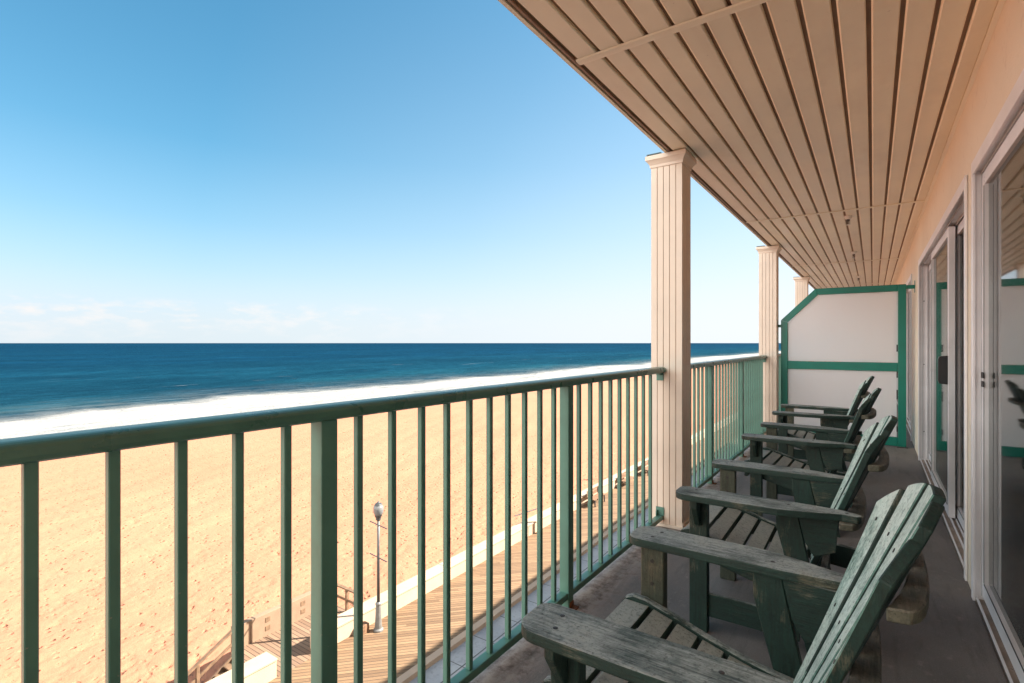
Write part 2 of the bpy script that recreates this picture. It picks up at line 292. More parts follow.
# planks
def plankmat(name, ang, pitch, ca, cb):
    m, t, b = newmat(name)
    v = coords(t, rotz=ang); s = N(t, 'ShaderNodeSeparateXYZ'); t.links.new(v, s.inputs[0])
    q = math_n(t, 'DIVIDE', s.outputs['Y'], pitch); fl = math_n(t, 'FLOOR', q); fr_ = math_n(t, 'FRACT', q)
    # board ends, staggered from row to row
    wn = N(t, 'ShaderNodeTexWhiteNoise', noise_dimensions='1D'); t.links.new(fl, wn.inputs['W'])
    q2 = math_n(t, 'DIVIDE', math_n(t, 'ADD', s.outputs['X'], math_n(t, 'MULTIPLY', wn.outputs[0], 3.6)), 3.6); fl2 = math_n(t, 'FLOOR', q2)
    cb_ = N(t, 'ShaderNodeCombineXYZ'); t.links.new(fl, cb_.inputs[0]); t.links.new(fl2, cb_.inputs[1])
    wn2 = N(t, 'ShaderNodeTexWhiteNoise', noise_dimensions='2D'); t.links.new(cb_.outputs[0], wn2.inputs['Vector'])
    g = coords(t, (0.6, 14, 1), rotz=ang); gr = noise_n(t, g, 4, 6, 0.6)
    c = mixrgb(t, wn2.outputs[0], ca, cb); c = mixrgb(t, rmp(t, gr, [(0.35, 0.4), (0.65, 0)]), c, tuple(x * 0.55 for x in ca))
    gap = rmp(t, fr_, [(0.0, 1), (0.10, 1), (0.13, 0), (0.96, 0), (1.0, 1)])
    c = mixrgb(t, gap, c, (0.05, 0.03, 0.02)); t.links.new(c, b.inputs['Base Color']); b.inputs['Roughness'].default_value = 0.85
    bump(t, b, math_n(t, 'ADD', math_n(t, 'MULTIPLY', gap, -1), math_n(t, 'MULTIPLY', gr, 0.2)), 0.012, 0.8)
    return m
M['deck'] = plankmat('boardwalk planks', R(-46), 0.15, (0.15, 0.085, 0.042), (0.26, 0.158, 0.082))
M['deck2'] = plankmat('platform planks', R(0), 0.14, (0.17, 0.10, 0.06), (0.27, 0.17, 0.105))
m, t, b = newmat('promenade paving'); v = coords(t); n1 = noise_n(t, v, 0.8, 7); n2 = noise_n(t, v, 9, 6)
sx = N(t, 'ShaderNodeSeparateXYZ'); t.links.new(v, sx.inputs[0])
fx = math_n(t, 'FRACT', math_n(t, 'DIVIDE', sx.outputs['X'], 0.85)); fy = math_n(t, 'FRACT', math_n(t, 'DIVIDE', sx.outputs['Y'], 1.5))
jo = math_n(t, 'MAXIMUM', rmp(t, fx, [(0, 1), (0.05, 1), (0.06, 0)]), rmp(t, fy, [(0, 1), (0.018, 1), (0.025, 0)]))
c = mixrgb(t, rmp(t, n1, [(0.3, 0), (0.7, 1)]), (0.26, 0.26, 0.27), (0.36, 0.35, 0.34)); c = mixrgb(t, rmp(t, n2, [(0.3, 0.5), (0.5, 0)]), c, (0.2, 0.19, 0.19))
c = mixrgb(t, jo, c, (0.09, 0.085, 0.08)); t.links.new(c, b.inputs['Base Color']); b.inputs['Roughness'].default_value = 0.85; bump(t, b, n2, 0.004)
M['paving'] = m

# ------------------------------------------------------------------ mesh helpers
class MB:
    def __init__(s): s.bm = bmesh.new(); s.mi = 0
    def _f(s, vs_):
        try:
            f = s.bm.faces.new(vs_); f.material_index = s.mi; return f
        except ValueError: return None
    def box(s, x0, x1, y0, y1, z0, z1):
        v = [s.bm.verts.new(p) for p in ((x0, y0, z0), (x1, y0, z0), (x1, y1, z0), (x0, y1, z0), (x0, y0, z1), (x1, y0, z1), (x1, y1, z1), (x0, y1, z1))]
        for q in ((0, 3, 2, 1), (4, 5, 6, 7), (0, 1, 5, 4), (1, 2, 6, 5), (2, 3, 7, 6), (3, 0, 4, 7)): s._f([v[i] for i in q])
        return s
    def prism(s, pts, a, b, axis):
        """2-D outline extruded from a to b along axis; outline axes are the other two in xyz order"""
        def P(p, w):
            return (w, p[0], p[1]) if axis == 0 else ((p[0], w, p[1]) if axis == 1 else (p[0], p[1], w))
        va = [s.bm.verts.new(P(p, a)) for p in pts]; vb = [s.bm.verts.new(P(p, b)) for p in pts]
        s._f(va[::-1]); s._f(vb)
        n = len(pts)
        for i in range(n): s._f([va[i], va[(i + 1) % n], vb[(i + 1) % n], vb[i]])
        return s
    def loft(s, rings, cap=True):
        R_ = [[s.bm.verts.new(p) for p in r] for r in rings]; n = len(R_[0])
        for a, b in zip(R_, R_[1:]):
            for i in range(n): s._f([a[i], a[(i + 1) % n], b[(i + 1) % n], b[i]])
        if cap: s._f(R_[0][::-1]); s._f(R_[-1])
        return s
    def lathe(s, cx, cy, prof, n=16):
        rings = [[(cx + r * math.cos(2 * math.pi * i / n), cy + r * math.sin(2 * math.pi * i / n), z) for i in range(n)] for r, z in prof]
        return s.loft(rings)
    def tube(s, p0, p1, r, n=8):
        p0 = Vector(p0); p1 = Vector(p1); d = (p1 - p0).normalized(); u = d.orthogonal().normalized(); w = d.cross(u)
        return s.loft([[tuple(p + r * (math.cos(2 * math.pi * i / n) * u + math.sin(2 * math.pi * i / n) * w)) for i in range(n)] for p in (p0, p1)])
    def build(s, name, mats, parent=None, bevel=0, seg=2, smooth=False, loc=None):
        bmesh.ops.recalc_face_normals(s.bm, faces=s.bm.faces)
        if bevel:
            es = [e for e in s.bm.edges if len(e.link_faces) == 2 and e.calc_face_angle(0) > 0.5]
            bmesh.ops.bevel(s.bm, geom=es, offset=bevel, segments=seg, profile=0.6, affect='EDGES', clamp_overlap=True)
        me = bpy.data.meshes.new(name); s.bm.to_mesh(me); s.bm.free()
        for mm in (mats if isinstance(mats, (list, tuple)) else [mats]): me.materials.append(mm)
        o = bpy.data.objects.new(name, me); COL.objects.link(o)
        if parent: o.parent = parent
        if loc: o.location = loc
        if smooth:
            for p in me.polygons: p.use_smooth = True
        return o
def tag(o, label=None, cat=None, group=None, kind=None):
    for k, v_ in (('label', label), ('category', cat), ('group', group), ('kind', kind)):
        if v_: o[k] = v_
    return o
def empty(name, loc, label, cat, group=None, rz=0):
    o = bpy.data.objects.new(name, None); COL.objects.link(o); o.location = loc; o.rotation_euler = (0, 0, rz); o.empty_display_size = 0.2
    return tag(o, label, cat, group)
def copy_tree(o, parent=None):
    c = o.copy(); COL.objects.link(c)
    if parent: c.parent = parent
    for ch in list(o.children): copy_tree(ch, c)
    return c

FL = -1.20          # balcony floor
CZ = 1.24           # soffit
GZ = -9.70          # boardwalk
SEA = -13.0

# ------------------------------------------------------------------ beach
def beach():
    xs = [-14.35]
    st = 0.085
    while xs[-1] > -64: xs.append(xs[-1] - st); st *= 1.0055
    while xs[-1] > -175: xs.append(xs[-1] - st); st *= 1.07
    ys = [1.0]; st = 0.11
    while ys[-1] < 66: ys.append(ys[-1] + st); st *= 1.0045
    while ys[-1] < 6000: ys.append(ys[-1] + st); st *= 1.12
    neg = [1.0]; st = 0.3
    while neg[-1] > -3000: neg.append(neg[-1] - st); st *= 1.2
    ys = neg[:0:-1] + ys
    X = np.array(xs); Y = np.array(ys); nx, ny = len(X), len(Y)
    gx, gy = np.meshgrid(X, Y, indexing='ij')
    top = np.interp(-gx, [14, 17, 30, 60, 84, 100, 175], [-10.35, -10.7, -11.0, -11.7, -12.75, -13.35, -16])
    Zz = top.copy()
    # trodden sand: many shallow footprints, each a dent with a raised rim
    cnt = 62000
    fx = -14.4 - np.random.rand(cnt) ** 1.15 * 50; fy = 1 + np.random.rand(cnt) * 62
    ang = np.random.rand(cnt) * np.pi; ln = 0.10 + np.random.rand(cnt) ** 2 * 0.14; wd = 0.06 + np.random.rand(cnt) * 0.045; dp = 0.008 + np.random.rand(cnt) ** 3 * 0.10
    Xn = -X
    for k in range(cnt):
        i0 = np.searchsorted(Xn, -fx[k] - 0.6); i1 = np.searchsorted(Xn, -fx[k] + 0.6)
        j0 = np.searchsorted(Y, fy[k] - 0.6); j1 = np.searchsorted(Y, fy[k] + 0.6)
        if i1 <= i0 or j1 <= j0: continue
        dx = gx[i0:i1, j0:j1] - fx[k]; dy = gy[i0:i1, j0:j1] - fy[k]
        ca, sa = math.cos(ang[k]), math.sin(ang[k])
        q = ((dx * ca + dy * sa) / ln[k]) ** 2 + ((-dx * sa + dy * ca) / wd[k]) ** 2
        Zz[i0:i1, j0:j1] += dp[k] * (0.45 * q - 1.0) * np.exp(-q)
    near = np.clip((70 + gx) / 20, 0, 1)
    Zz += near * (0.05 * np.sin(gx * 0.9 + 1.3 * np.sin(gy * 0.31)) * np.sin(gy * 0.7 + gx * 0.2) + 0.02 * np.sin(gx * 2.3 + gy * 1.1))
    co = np.stack([gx, gy, Zz], -1).reshape(-1, 3).astype(np.float32)
    ii, jj = np.meshgrid(np.arange(nx - 1), np.arange(ny - 1), indexing='ij')
    a = (ii * ny + jj).ravel(); faces = np.stack([a, a + 1, a + ny + 1, a + ny], -1)
    me = bpy.data.meshes.new('beach_sand'); me.vertices.add(len(co)); me.vertices.foreach_set('co', co.ravel())
    me.loops.add(faces.size); me.loops.foreach_set('vertex_index', faces.ravel().astype(np.int32))
    me.polygons.add(len(faces)); me.polygons.foreach_set('loop_start', np.arange(0, faces.size, 4, dtype=np.int32)); me.polygons.foreach_set('loop_total', np.full(len(faces), 4, dtype=np.int32))
    me.polygons.foreach_set('use_smooth', np.ones(len(faces), dtype=bool))
    me.update(calc_edges=True); me.validate()
    if me.polygons[0].normal.z < 0: me.flip_normals()
    me.materials.append(M['sand'])
    o = bpy.data.objects.new('beach_sand', me); COL.objects.link(o); o['kind'] = 'structure'
beach()
def sheet(name, x0, x1, y0, y1, z, mat, thick=None):
    mb = MB()
    if thick: mb.box(x0, x1, y0, y1, z - thick, z)
    else:
        v = [mb.bm.verts.new(p) for p in ((x0, y0, z), (x1, y0, z), (x1, y1, z), (x0, y1, z))]; mb._f(v)
    o = mb.build(name, mat); o['kind'] = 'structure'; return o
sheet('sea', -60000, -84, -60000, 60000, SEA, M['sea'])
sheet('land', -14.0, 9000, -9000, 9000, -11.2, M['paving'])
sheet('boardwalk', -14.2, -11.2, -60, 160, GZ, M['deck'], 0.3)
sheet('boardwalk_edging', -11.2, -10.95, -60, 160, GZ + 0.10, M['concrete'], 0.4)
sheet('promenade', -10.95, 4, -60, 160, GZ - 0.05, M['paving'], 0.3)
sheet('beach_platform', -16.5, -14.2, 8.35, 12.1, GZ + 0.004, M['deck2'], 0.18)

# sea walls
def seawall(y0, y1, label):
    mb = MB(); y = y0
    while y < y1 - 0.01:
        e = min(y + 6.0, y1); mb.box(-14.7, -14.2, y + 0.006, e - 0.006, -11.4, GZ + 0.50); mb.box(-14.74, -14.16, y + 0.006, e - 0.006, GZ + 0.502, GZ + 0.58); y = e
    tag(mb.build('seawall', M['concrete'], bevel=0.012, seg=1), label, 'low wall', 'low concrete walls along the boardwalk')
seawall(-30, 8.5, 'short pale concrete wall end standing this side of the beach stairs')
seawall(9.9, 150, 'long pale concrete wall running along the boardwalk behind the lamp post')
mb = MB(); mb.box(-16.72, -16.5, 8.45, 12.1, -11.3, GZ + 0.74)
w = mb.build('platform_wall', M['sandwall'], bevel=0.01, seg=1); tag(w, 'sand coloured wall with small square openings beside the beach stairs', 'low wall')
for yy in (9.55, 10.85):
    for dz in (0.18, 0.46):
        q = MB(); q.box(-16.497, -16.485, yy - 0.08, yy + 0.08, GZ + dz, GZ + dz + 0.15); q.build('vent_block', M['timber'], w)

# timber stairs down to the sand
st = empty('beach_stairs', (-15.5, 8.3, GZ), 'timber stairs with sloping handrails leading down from boardwalk to sand', 'stairs')
nst = 7
for k in range(nst):
    y = -0.02 - k * 0.27; z = -0.16 - k * 0.155
    q = MB(); q.box(-0.78, 0.66, y - 0.27, y, z - 0.045, z); q.build('tread', M['timber'], st, bevel=0.006, seg=1)
for x in (-0.84, 0.70):
    q = MB(); q.prism([(0.0, -0.02), (-1.95, -1.15), (-1.95, -1.42), (0.0, -0.32)], x - 0.03, x + 0.03, 0); q.build('stringer', M['timber'], st)
    if x > 0: continue
    q = MB(); q.prism([(0.16, 0.87), (0.16, 0.81), (-1.95, -0.28), (-1.95, -0.22)], x - 0.06, x + 0.06, 0); q.build('handrail', M['timber'], st)
    q = MB(); q.prism([(0.10, 0.45), (0.10, 0.35), (-1.95, -0.71), (-1.95, -0.61)], x - 0.02, x + 0.02, 0); q.build('mid_rail', M['timber'], st)
    for y in (0.08, -1.0, -1.9):
        zt = 0.81 + (y - 0.16) * 0.517
        q = MB(); q.box(x - 0.045, x + 0.045, y - 0.045, y + 0.045, zt - 1.25, zt - 0.01); q.build('post', M['timber'], st)
# timber rail closing the far end of the platform
rl = empty('platform_railing', (-15.5, 12.02, GZ), 'short brown timber railing at the end of the platform by the lamp post', 'railing')
q = MB(); q.box(-1.0, 0.75, -0.06, 0.06, 0.80, 0.85); q.build('handrail', M['timber'], rl)
q = MB(); q.box(-1.0, 0.75, -0.02, 0.02, 0.38, 0.47); q.build('mid_rail', M['timber'], rl)
for x in (-0.95, -0.1, 0.7):
    q = MB(); q.box(x - 0.045, x + 0.045, -0.045, 0.045, 0.0, 0.798); q.build('post', M['timber'], rl)

# lamp posts
def lamp_post():
    r = empty('street_lamp', (-13.72, 11.85, GZ), 'slim grey street lamp with round globe standing on the boardwalk nearest the stairs', 'street lamp', 'street lamps on the boardwalk')
    q = MB(); q.lathe(0, 0, [(0.17, 0), (0.17, 0.05), (0.12, 0.09), (0.10, 0.5), (0.085, 0.85), (0.10, 0.88), (0.10, 0.92), (0.06, 0.97)], 14); q.build('base', M['lampbase'], r, smooth=False)
    q = MB(); q.lathe(0, 0, [(0.055, 0.96), (0.042, 3.72)], 10); q.build('pole', M['galv'], r, smooth=True)
    q = MB(); q.lathe(0, 0, [(0.05, 3.70), (0.085, 3.74), (0.09, 3.80), (0.13, 3.88)], 14); q.build('fitter', M['galv'], r)
    q = MB(); q.lathe(0, 0, [(0.115, 3.875), (0.155, 3.96), (0.175, 4.06), (0.165, 4.16), (0.125, 4.24)], 16); q.build('globe', M['globe'], r, smooth=True)
    q = MB(); q.lathe(0, 0, [(0.135, 4.235), (0.11, 4.28), (0.05, 4.31), (0.02, 4.36), (0.0, 4.37)], 14); q.build('cap', M['galv'], r)
    for z in (3.55, 2.45):
        q = MB(); q.tube((-0.42, 0.0, z + 0.05), (0.42, 0.0, z - 0.04), 0.02); q.build('banner_arm', M['galv'], r)
    return r
lp = lamp_post()
for yy, lb in ((42, 'thin grey street lamp far along the boardwalk behind the railing pickets'), (74, 'tiny farthest street lamp along the boardwalk')):
    c = copy_tree(lp); c.location = (-13.72, yy, GZ); c['label'] = lb
q = MB(); q.box(-14.15, -13.9, 11.3, 11.62, GZ, GZ + 0.3); tag(q.build('utility_box', M['bench'], bevel=0.02), 'small dark brown box on the boardwalk beside the lamp base', 'box')

def bench():
    r = empty('bench', (-13.7, 28.7, GZ), 'nearest of the three small brown benches along the concrete wall', 'bench', 'benches along the boardwalk wall')
    for k in range(4):
        q = MB(); q.box(-0.22 + k * 0.115, -0.12 + k * 0.115, -0.8, 0.8, 0.42, 0.455); q.build('seat_slat', M['bench'], r)
    for k in range(3):
        q = MB(); q.box(-0.27, -0.24, -0.8, 0.8, 0.52 + k * 0.13, 0.62 + k * 0.13); q.build('back_slat', M['bench'], r)
    for y in (-0.65, 0.65):
        q = MB(); q.prism([(-0.30, 0), (-0.24, 0), (-0.20, 0.40), (0.22, 0.40), (0.24, 0.0), (0.18, 0.0), (0.16, 0.34), (-0.20, 0.34)][::1], y - 0.03, y + 0.03, 1); q.box(-0.238, -0.20, y - 0.03, y + 0.03, 0.40, 0.86)
        q.build('leg', M['gasket'], r)
    return r
bn = bench()
for yy, lb in ((33.6, 'middle of the three small brown benches along the concrete wall'), (37.5, 'farthest of the three small brown benches along the concrete wall')):
    c = copy_tree(bn); c.location = (-13.7, yy, GZ); c['label'] = lb
gt = empty('barrier_rail', (-14.0, 22.6, GZ), 'thin metal barrier rail on a pale post beside the boardwalk wall', 'barrier')
q = MB(); q.box(-0.06, 0.06, -0.06, 0.06, 0, 1.3); q.build('post', M['white'], gt)
q = MB(); q.tube((0, 0.0, 1.27), (-0.35, -1.7, 1.27), 0.03); q.build('bar', M['galv'], gt)

# ------------------------------------------------------------------ the hotel: walls, roof, floor
Y0B, Y1B = -7.5, 64.0
WX = 0.392
bd = empty('hotel_building', (3, 8, GZ), 'beige stucco hotel wing with slatted tan soffit over the top balcony', 'building')
def bpart(mb, name, mat, **k):
    o = mb.build(name, mat, None, **k); o.parent = bd; o.matrix_parent_inverse = Matrix.Translation((-3, -8, -GZ)); return o
# door openings (y0, y1, z0, z1)
DZ0, DZ1 = FL + 0.02, 0.815
doors = [(-3.4, -1.1), (0.85, 3.235), (3.46, 6.74), (8.0, 10.4), (12.0, 15.0)]
wmb = MB(); prev = Y0B
for a, b_ in doors:
    wmb.box(WX, WX + 0.22, prev, a, FL - 0.2, CZ + 0.1)
    wmb.box(WX, WX + 0.22, a, b_, DZ1, CZ + 0.1)
    wmb.box(WX, WX + 0.22, a, b_, FL - 0.2, DZ0 - 0.012)
    prev = b_
wmb.box(WX, WX + 0.22, prev, Y1B, FL - 0.2, CZ + 0.1)
bpart(wmb, 'wall', M['stucco'])
q = MB(); q.box(-1.10, 12, Y0B, Y1B, CZ + 0.06, CZ + 0.24); bpart(q, 'roof', M['stucco'])
q = MB(); q.box(0.62, 12, Y0B, Y1B, GZ - 0.2, FL - 0.22); bpart(q, 'lower_floors', M['stucco'])
# rooms behind the glass: back wall, party walls, floor, ceiling
q = MB(); q.box(5.5, 5.6, Y0B, Y1B, FL - 0.2, CZ + 0.05)
for y in (Y0B, -0.2, 3.30, 7.40, 11.2, 15.8, 22.0, Y1B - 0.12): q.box(0.615, 5.5, y, y + 0.12, FL - 0.2, CZ + 0.05)
q.box(0.615, 5.5, Y0B, Y1B, CZ - 0.04, CZ + 0.0)
bpart(q, 'room_wall', M['room'])
q = MB(); q.box(0.615, 5.5, Y0B, Y1B, FL - 0.21, FL + 0.02); bpart(q, 'room_floor', M['carpet'])
# drapes inside
def drape(y0, y1, x=0.72):
    mb = MB(); n = max(8, int((y1 - y0) * 60)); f = []; k_ = []
    for i in range(n + 1):
        y = y0 + (y1 - y0) * i / n; xx = x + 0.03 * math.sin(i * 1.05) + 0.012 * math.sin(i * 0.37)
        f.append((xx, y)); k_.append((xx + 0.004, y))
    mb.prism(f + k_[::-1], FL + 0.04, 0.95, 2); bpart(mb, 'drape', M['curtain'])
drape(2.0, 3.12); drape(0.9, 1.3); drape(3.6, 4.1); drape(6.2, 6.75); drape(9.6, 10.3)

# soffit with real grooves
def soffit():
    seams = [-5.35, -1.65, 2.05, 5.76, 9.46, 13.16, 16.9, 20.6, 24.3, 28.0, 31.7, 35.4, 39.1, 42.8, 46.5, 50.2, 53.9, 57.6]
    gx = [0.302 - 0.1053 * k for k in range(13)]
    for k in range(len(seams) + 1):
        a = Y0B if k == 0 else seams[k - 1]; b_ = Y1B if k == len(seams) else seams[k]
        mb = MB()
        edges = [0.374] + gx + [-1.062]
        for i in range(len(edges) - 1):
            hi = edges[i] - (0.0085 if i else 0); lo = edges[i + 1] + (0.0085 if i + 1 < len(edges) - 1 else 0)
            dz = random.uniform(-0.0008, 0.0008)
            # each board: flat face, small rolled edges turned up into the groove
            mb.mi = 0
            mb.prism([(hi, CZ + 0.03), (hi, CZ + 0.004 + dz), (hi - 0.004, CZ + dz), (lo + 0.006, CZ + dz), (lo, CZ + 0.005 + dz), (lo, CZ + 0.03)], a + 0.002, b_ - 0.002, 1)
        for g in gx:
            mb.mi = 1; mb.box(g - 0.0083, g + 0.0083, a + 0.002, b_ - 0.002, CZ + 0.016, CZ + 0.028)
        bpart(mb, 'soffit_panel', [M['vinyl'], M['groove']])
    for s_ in seams:
        q = MB(); q.prism([(s_ - 0.024, CZ - 0.001), (s_ - 0.020, CZ - 0.007), (s_ - 0.008, CZ - 0.009), (s_ + 0.008, CZ - 0.009), (s_ + 0.020, CZ - 0.007), (s_ + 0.024, CZ - 0.001)], -1.068, 0.372, 0)
        bpart(q, 'seam_strip', M['vinyl_trim'])
    q = MB(); q.prism([(0.374, CZ + 0.02), (0.374, CZ - 0.006), (0.3915, CZ - 0.010), (0.3915, CZ + 0.02)], Y0B, Y1B, 1); bpart(q, 'wall_trim', M['vinyl_trim'])
    q = MB(); q.box(-1.076, -1.064, Y0B, Y1B, CZ + 0.012, CZ + 0.03); q.mi = 0
    q.box(-1.096, -1.088, Y0B, Y1B, CZ + 0.012, CZ + 0.03); bpart(q, 'edge_groove', M['groove'])
    q = MB(); q.box(-1.0875, -1.0765, Y0B, Y1B, CZ - 0.001, CZ + 0.03); bpart(q, 'edge_strip', M['colgroove'])
    q = MB(); q.prism([(-1.096, CZ - 0.003), (-1.112, CZ - 0.004), (-1.115, CZ + 0.25), (-1.101, CZ + 0.25), (-1.101, CZ + 0.02), (-1.096, CZ + 0.02)], Y0B, Y1B, 1); bpart(q, 'fascia', M['vinyl_trim'])
soffit()

# balcony floor slab
q = MB(); q.prism([(-1.215, FL - 0.18), (-1.215, FL - 0.035), (-1.195, FL - 0.008), (-1.165, FL), (WX - 0.001, FL), (WX - 0.001, FL - 0.18)], Y0B, Y1B, 1)
o = q.build('balcony_floor', M['floor']); o['kind'] = 'structure'

# ------------------------------------------------------------------ columns
def column():
    r = empty('column', (-1.107, 3.455, FL), 'nearest beige fluted square column standing at the railing', 'column', 'square fluted columns along the balcony edge')
    hx, hy = 0.1015, 0.095
    def side(n, L):
        p = []
        for i in range(1, n):
            c = -L + 2 * L * i / n
            p += [(c - 0.0024, 0), (c - 0.0012, 0.006), (c + 0.0012, 0.006), (c + 0.0024, 0)]
        return p
    ring = []
    ring.append((-hx, -hy)); ring += [(x, -hy + d) for x, d in side(5, hx)]
    ring.append((hx, -hy)); ring += [(hx - d, y) for y, d in side(5, hy)]
    ring.append((hx, hy)); ring += [(-x, hy - d) for x, d in side(5, hx)]
    ring.append((-hx, hy)); ring += [(-hx + d, -y) for y, d in side(5, hy)]
    H = CZ - FL
    q = MB(); q.loft([[(x, y, 0.002) for x, y in ring], [(x, y, H - 0.075) for x, y in ring]])
    q.bm.faces.ensure_lookup_table()
    for f in q.bm.faces:
        cc = f.calc_center_median()
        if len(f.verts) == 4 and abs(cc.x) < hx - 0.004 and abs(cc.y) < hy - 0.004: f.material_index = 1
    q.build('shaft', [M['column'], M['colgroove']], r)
    def sq(e, z): return [(-hx - e, -hy - e, z), (hx + e, -hy - e, z), (hx + e, hy + e, z), (-hx - e, hy + e, z)]
    q = MB(); q.loft([sq(0.001, H - 0.085), sq(0.006, H - 0.082), sq(0.008, H - 0.066), sq(0.012, H - 0.060), sq(0.018, H - 0.050), sq(0.026, H - 0.040), sq(0.031, H - 0.036), sq(0.031, H - 0.010), sq(0.027, H - 0.006)])
    q.build('capital', M['column'], r)
    q = MB(); q.box(-hx - 0.02, -0.015, -hy - 0.015, hy + 0.015, H - 0.0055, H - 0.001); q.box(-hx - 0.024, -0.03, -hy - 0.022, -hy + 0.02, H - 0.0005, H + 0.006); q.build('flashing', M['flash'], r)
    q = MB(); q.box(hx + 0.001, hx + 0.030, -hy - 0.012, hy + 0.012, 0.001, 0.016); q.box(hx + 0.001, hx + 0.009, -hy - 0.010, hy + 0.010, 0.0165, 0.040); q.box(-hx, hx, -hy - 0.012, -hy - 0.001, 0.001, 0.02)
    q.build('base_trim', M['column'], r, bevel=0.002, seg=1)
    return r
c1 = column()
for y, lb in ((7.415, 'second beige fluted column, beside the near side of the green privacy screen'), (11.2, 'third beige fluted column, seen beyond the green privacy screen'), (-0.50, 'beige fluted column at the viewer end of the balcony'), (15.1, 'fourth beige fluted column beyond the privacy screen'), (19.0, 'fifth beige fluted column beyond the privacy screen')):
    c = copy_tree(c1); c.location = (-1.107, y, FL); c['label'] = lb

# ------------------------------------------------------------------ railing
RX = -1.148
def railing(y0, y1, posts, pickets, label):
    r = empty('balcony_railing', (RX, y0, FL), label, 'railing', 'green metal railing sections between the columns')
    L = y1 - y0
    prof = []
    # rounded cap 7.5 cm wide, flat below
    for a in range(0, 181, 15):
        ca, sa = math.cos(R(a)), math.sin(R(a)); n_ = 0.55
        prof.append((0.0385 * math.copysign(abs(ca) ** n_, ca), 1.018 + 0.026 * abs(sa) ** n_))
    prof += [(-0.0375, 1.010), (-0.030, 1.006), (0.030, 1.006), (0.0375, 1.010)]
    q = MB(); q.prism(prof, 0.001, L - 0.001, 1); q.build('handrail', M['cap'], r, smooth=False)
    me = r.children[0].data
    q = MB(); q.box(-0.020, 0.020, 0.001, L - 0.001, 0.042, 0.072); q.build('bottom_rail', M['rail'], r, bevel=0.0025, seg=1)
    for p in posts:
        yy = p - y0
        q = MB(); q.box(-0.0235, 0.0235, yy - 0.0235, yy + 0.0235, 0.0025, 1.0055); po = q.build('post', M['rail'], r, bevel=0.003, seg=2)
        q = MB(); q.box(0.0245, 0.055, yy - 0.020, yy + 0.020, 0.001, 0.008); q.box(0.0245, 0.029, yy - 0.018, yy + 0.018, 0.0085, 0.03); q.build('foot', M['rust'], po, bevel=0.002, seg=1)
    proto = None
    for p in pickets:
        if proto is None:
            q = MB(); q.box(-0.0095, 0.0095, -0.0095, 0.0095, 0.0725, 1.0058); proto = q.build('picket', M['rail'], r, bevel=0.0018, seg=1); proto.location = (0, p - y0, 0)
        else:
            c = proto.copy(); COL.objects.link(c); c.parent = r; c.location = (0, p - y0, 0)
    for yy, s in ((0, 1), (L, -1)):
        q = MB(); a, b_ = sorted((yy + s * 0.002, yy + s * 0.007)); a2, b2 = sorted((yy + s * 0.0075, yy + s * 0.035))
        q.box(-0.022, 0.022, a, b_, 0.955, 1.005); q.box(-0.014, 0.014, a2, b2, 0.992, 1.0055); q.build('wall_bracket', M['rail'], r)
        q = MB(); q.box(-0.026, 0.026, a, b_, 0.073, 0.125); q.box(-0.018, -0.013, a2, b2, 0.073, 0.105); q.build('wall_bracket', M['rail'], r)
    return r
def fill(posts, y0, y1, pitch):
    out = []; P = sorted(posts)
    for a, b_ in zip(P, P[1:]):
        n = round((b_ - a) / pitch)
        out += [a + (b_ - a) * i / n for i in range(1, n)]
    y = P[0] - pitch
    while y > y0 + 0.03: out.append(y); y -= pitch
    y = P[-1] + pitch
    while y < y1 - 0.05: out.append(y); y += pitch
    return sorted(out)
p1 = [0.815, 2.09]; pk = [p1[0] + 1.275 * i / 11 - (0.009 if i == 1 else 0.004 if i == 2 else 0) for i in range(1, 11)] + [2.09 + 0.1205 * i for i in range(1, 10)] + [0.825 - 0.1145 * i for i in range(1, 11)]
railing(-0.405, 3.36, p1, sorted(pk), 'nearest green railing section with heavy rounded handrail, running to the first column')
p2 = [4.62, 5.90]; railing(3.55, 7.32, p2, fill(p2, 3.55, 7.32, 0.1165), 'green railing section between the first and second columns behind the chairs')
p3 = [8.4, 9.68]; railing(7.51, 11.105, p3, fill(p3, 7.51, 11.1, 0.1165), 'green railing section beyond the second column, half hidden by the privacy screen')

# ------------------------------------------------------------------ privacy screen
SY = 7.45
ps = empty('privacy_screen', (-0.33, SY, FL), 'teal framed privacy screen with two white panels and a cut corner across the balcony', 'screen')
def pp(x): return x + 0.33
xa, xb = -0.968, 0.312; zt = 1.872; zc = 1.49; xc = -0.585; z0 = 0.012
wv = 0.076
def L(x, z): return (pp(x), z)
fr_t = 0.022
q = MB(); q.box(pp(xb - wv), pp(xb), -fr_t, fr_t, z0, zt); q.build('frame_post', M['screen'], ps, bevel=0.003, seg=1)
q = MB(); q.prism([L(xa, z0), L(xa + wv, z0), L(xa + wv, zc - 0.028), L(xa, zc)], -fr_t, fr_t, 1); q.build('frame_post', M['screen'], ps, bevel=0.003, seg=1)
q = MB(); q.prism([L(xc, zt), L(xc + 0.028, zt - wv), L(xb - wv - 0.001, zt - wv), L(xb - wv - 0.001, zt)], -fr_t, fr_t, 1); q.build('top_rail', M['screen'], ps, bevel=0.003, seg=1)
q = MB(); q.prism([L(xa, zc + 0.0015), L(xa + wv, zc - 0.0265), L(xc + 0.0265, zt - wv), L(xc - 0.0015, zt)], -fr_t, fr_t, 1); q.build('corner_rail', M['screen'], ps, bevel=0.003, seg=1)
q = MB(); q.box(pp(xa + wv + 0.001), pp(xb - wv - 0.001), -fr_t + 0.002, fr_t - 0.002, 0.872, 0.972); q.build('middle_rail', M['screen'], ps, bevel=0.003, seg=1)
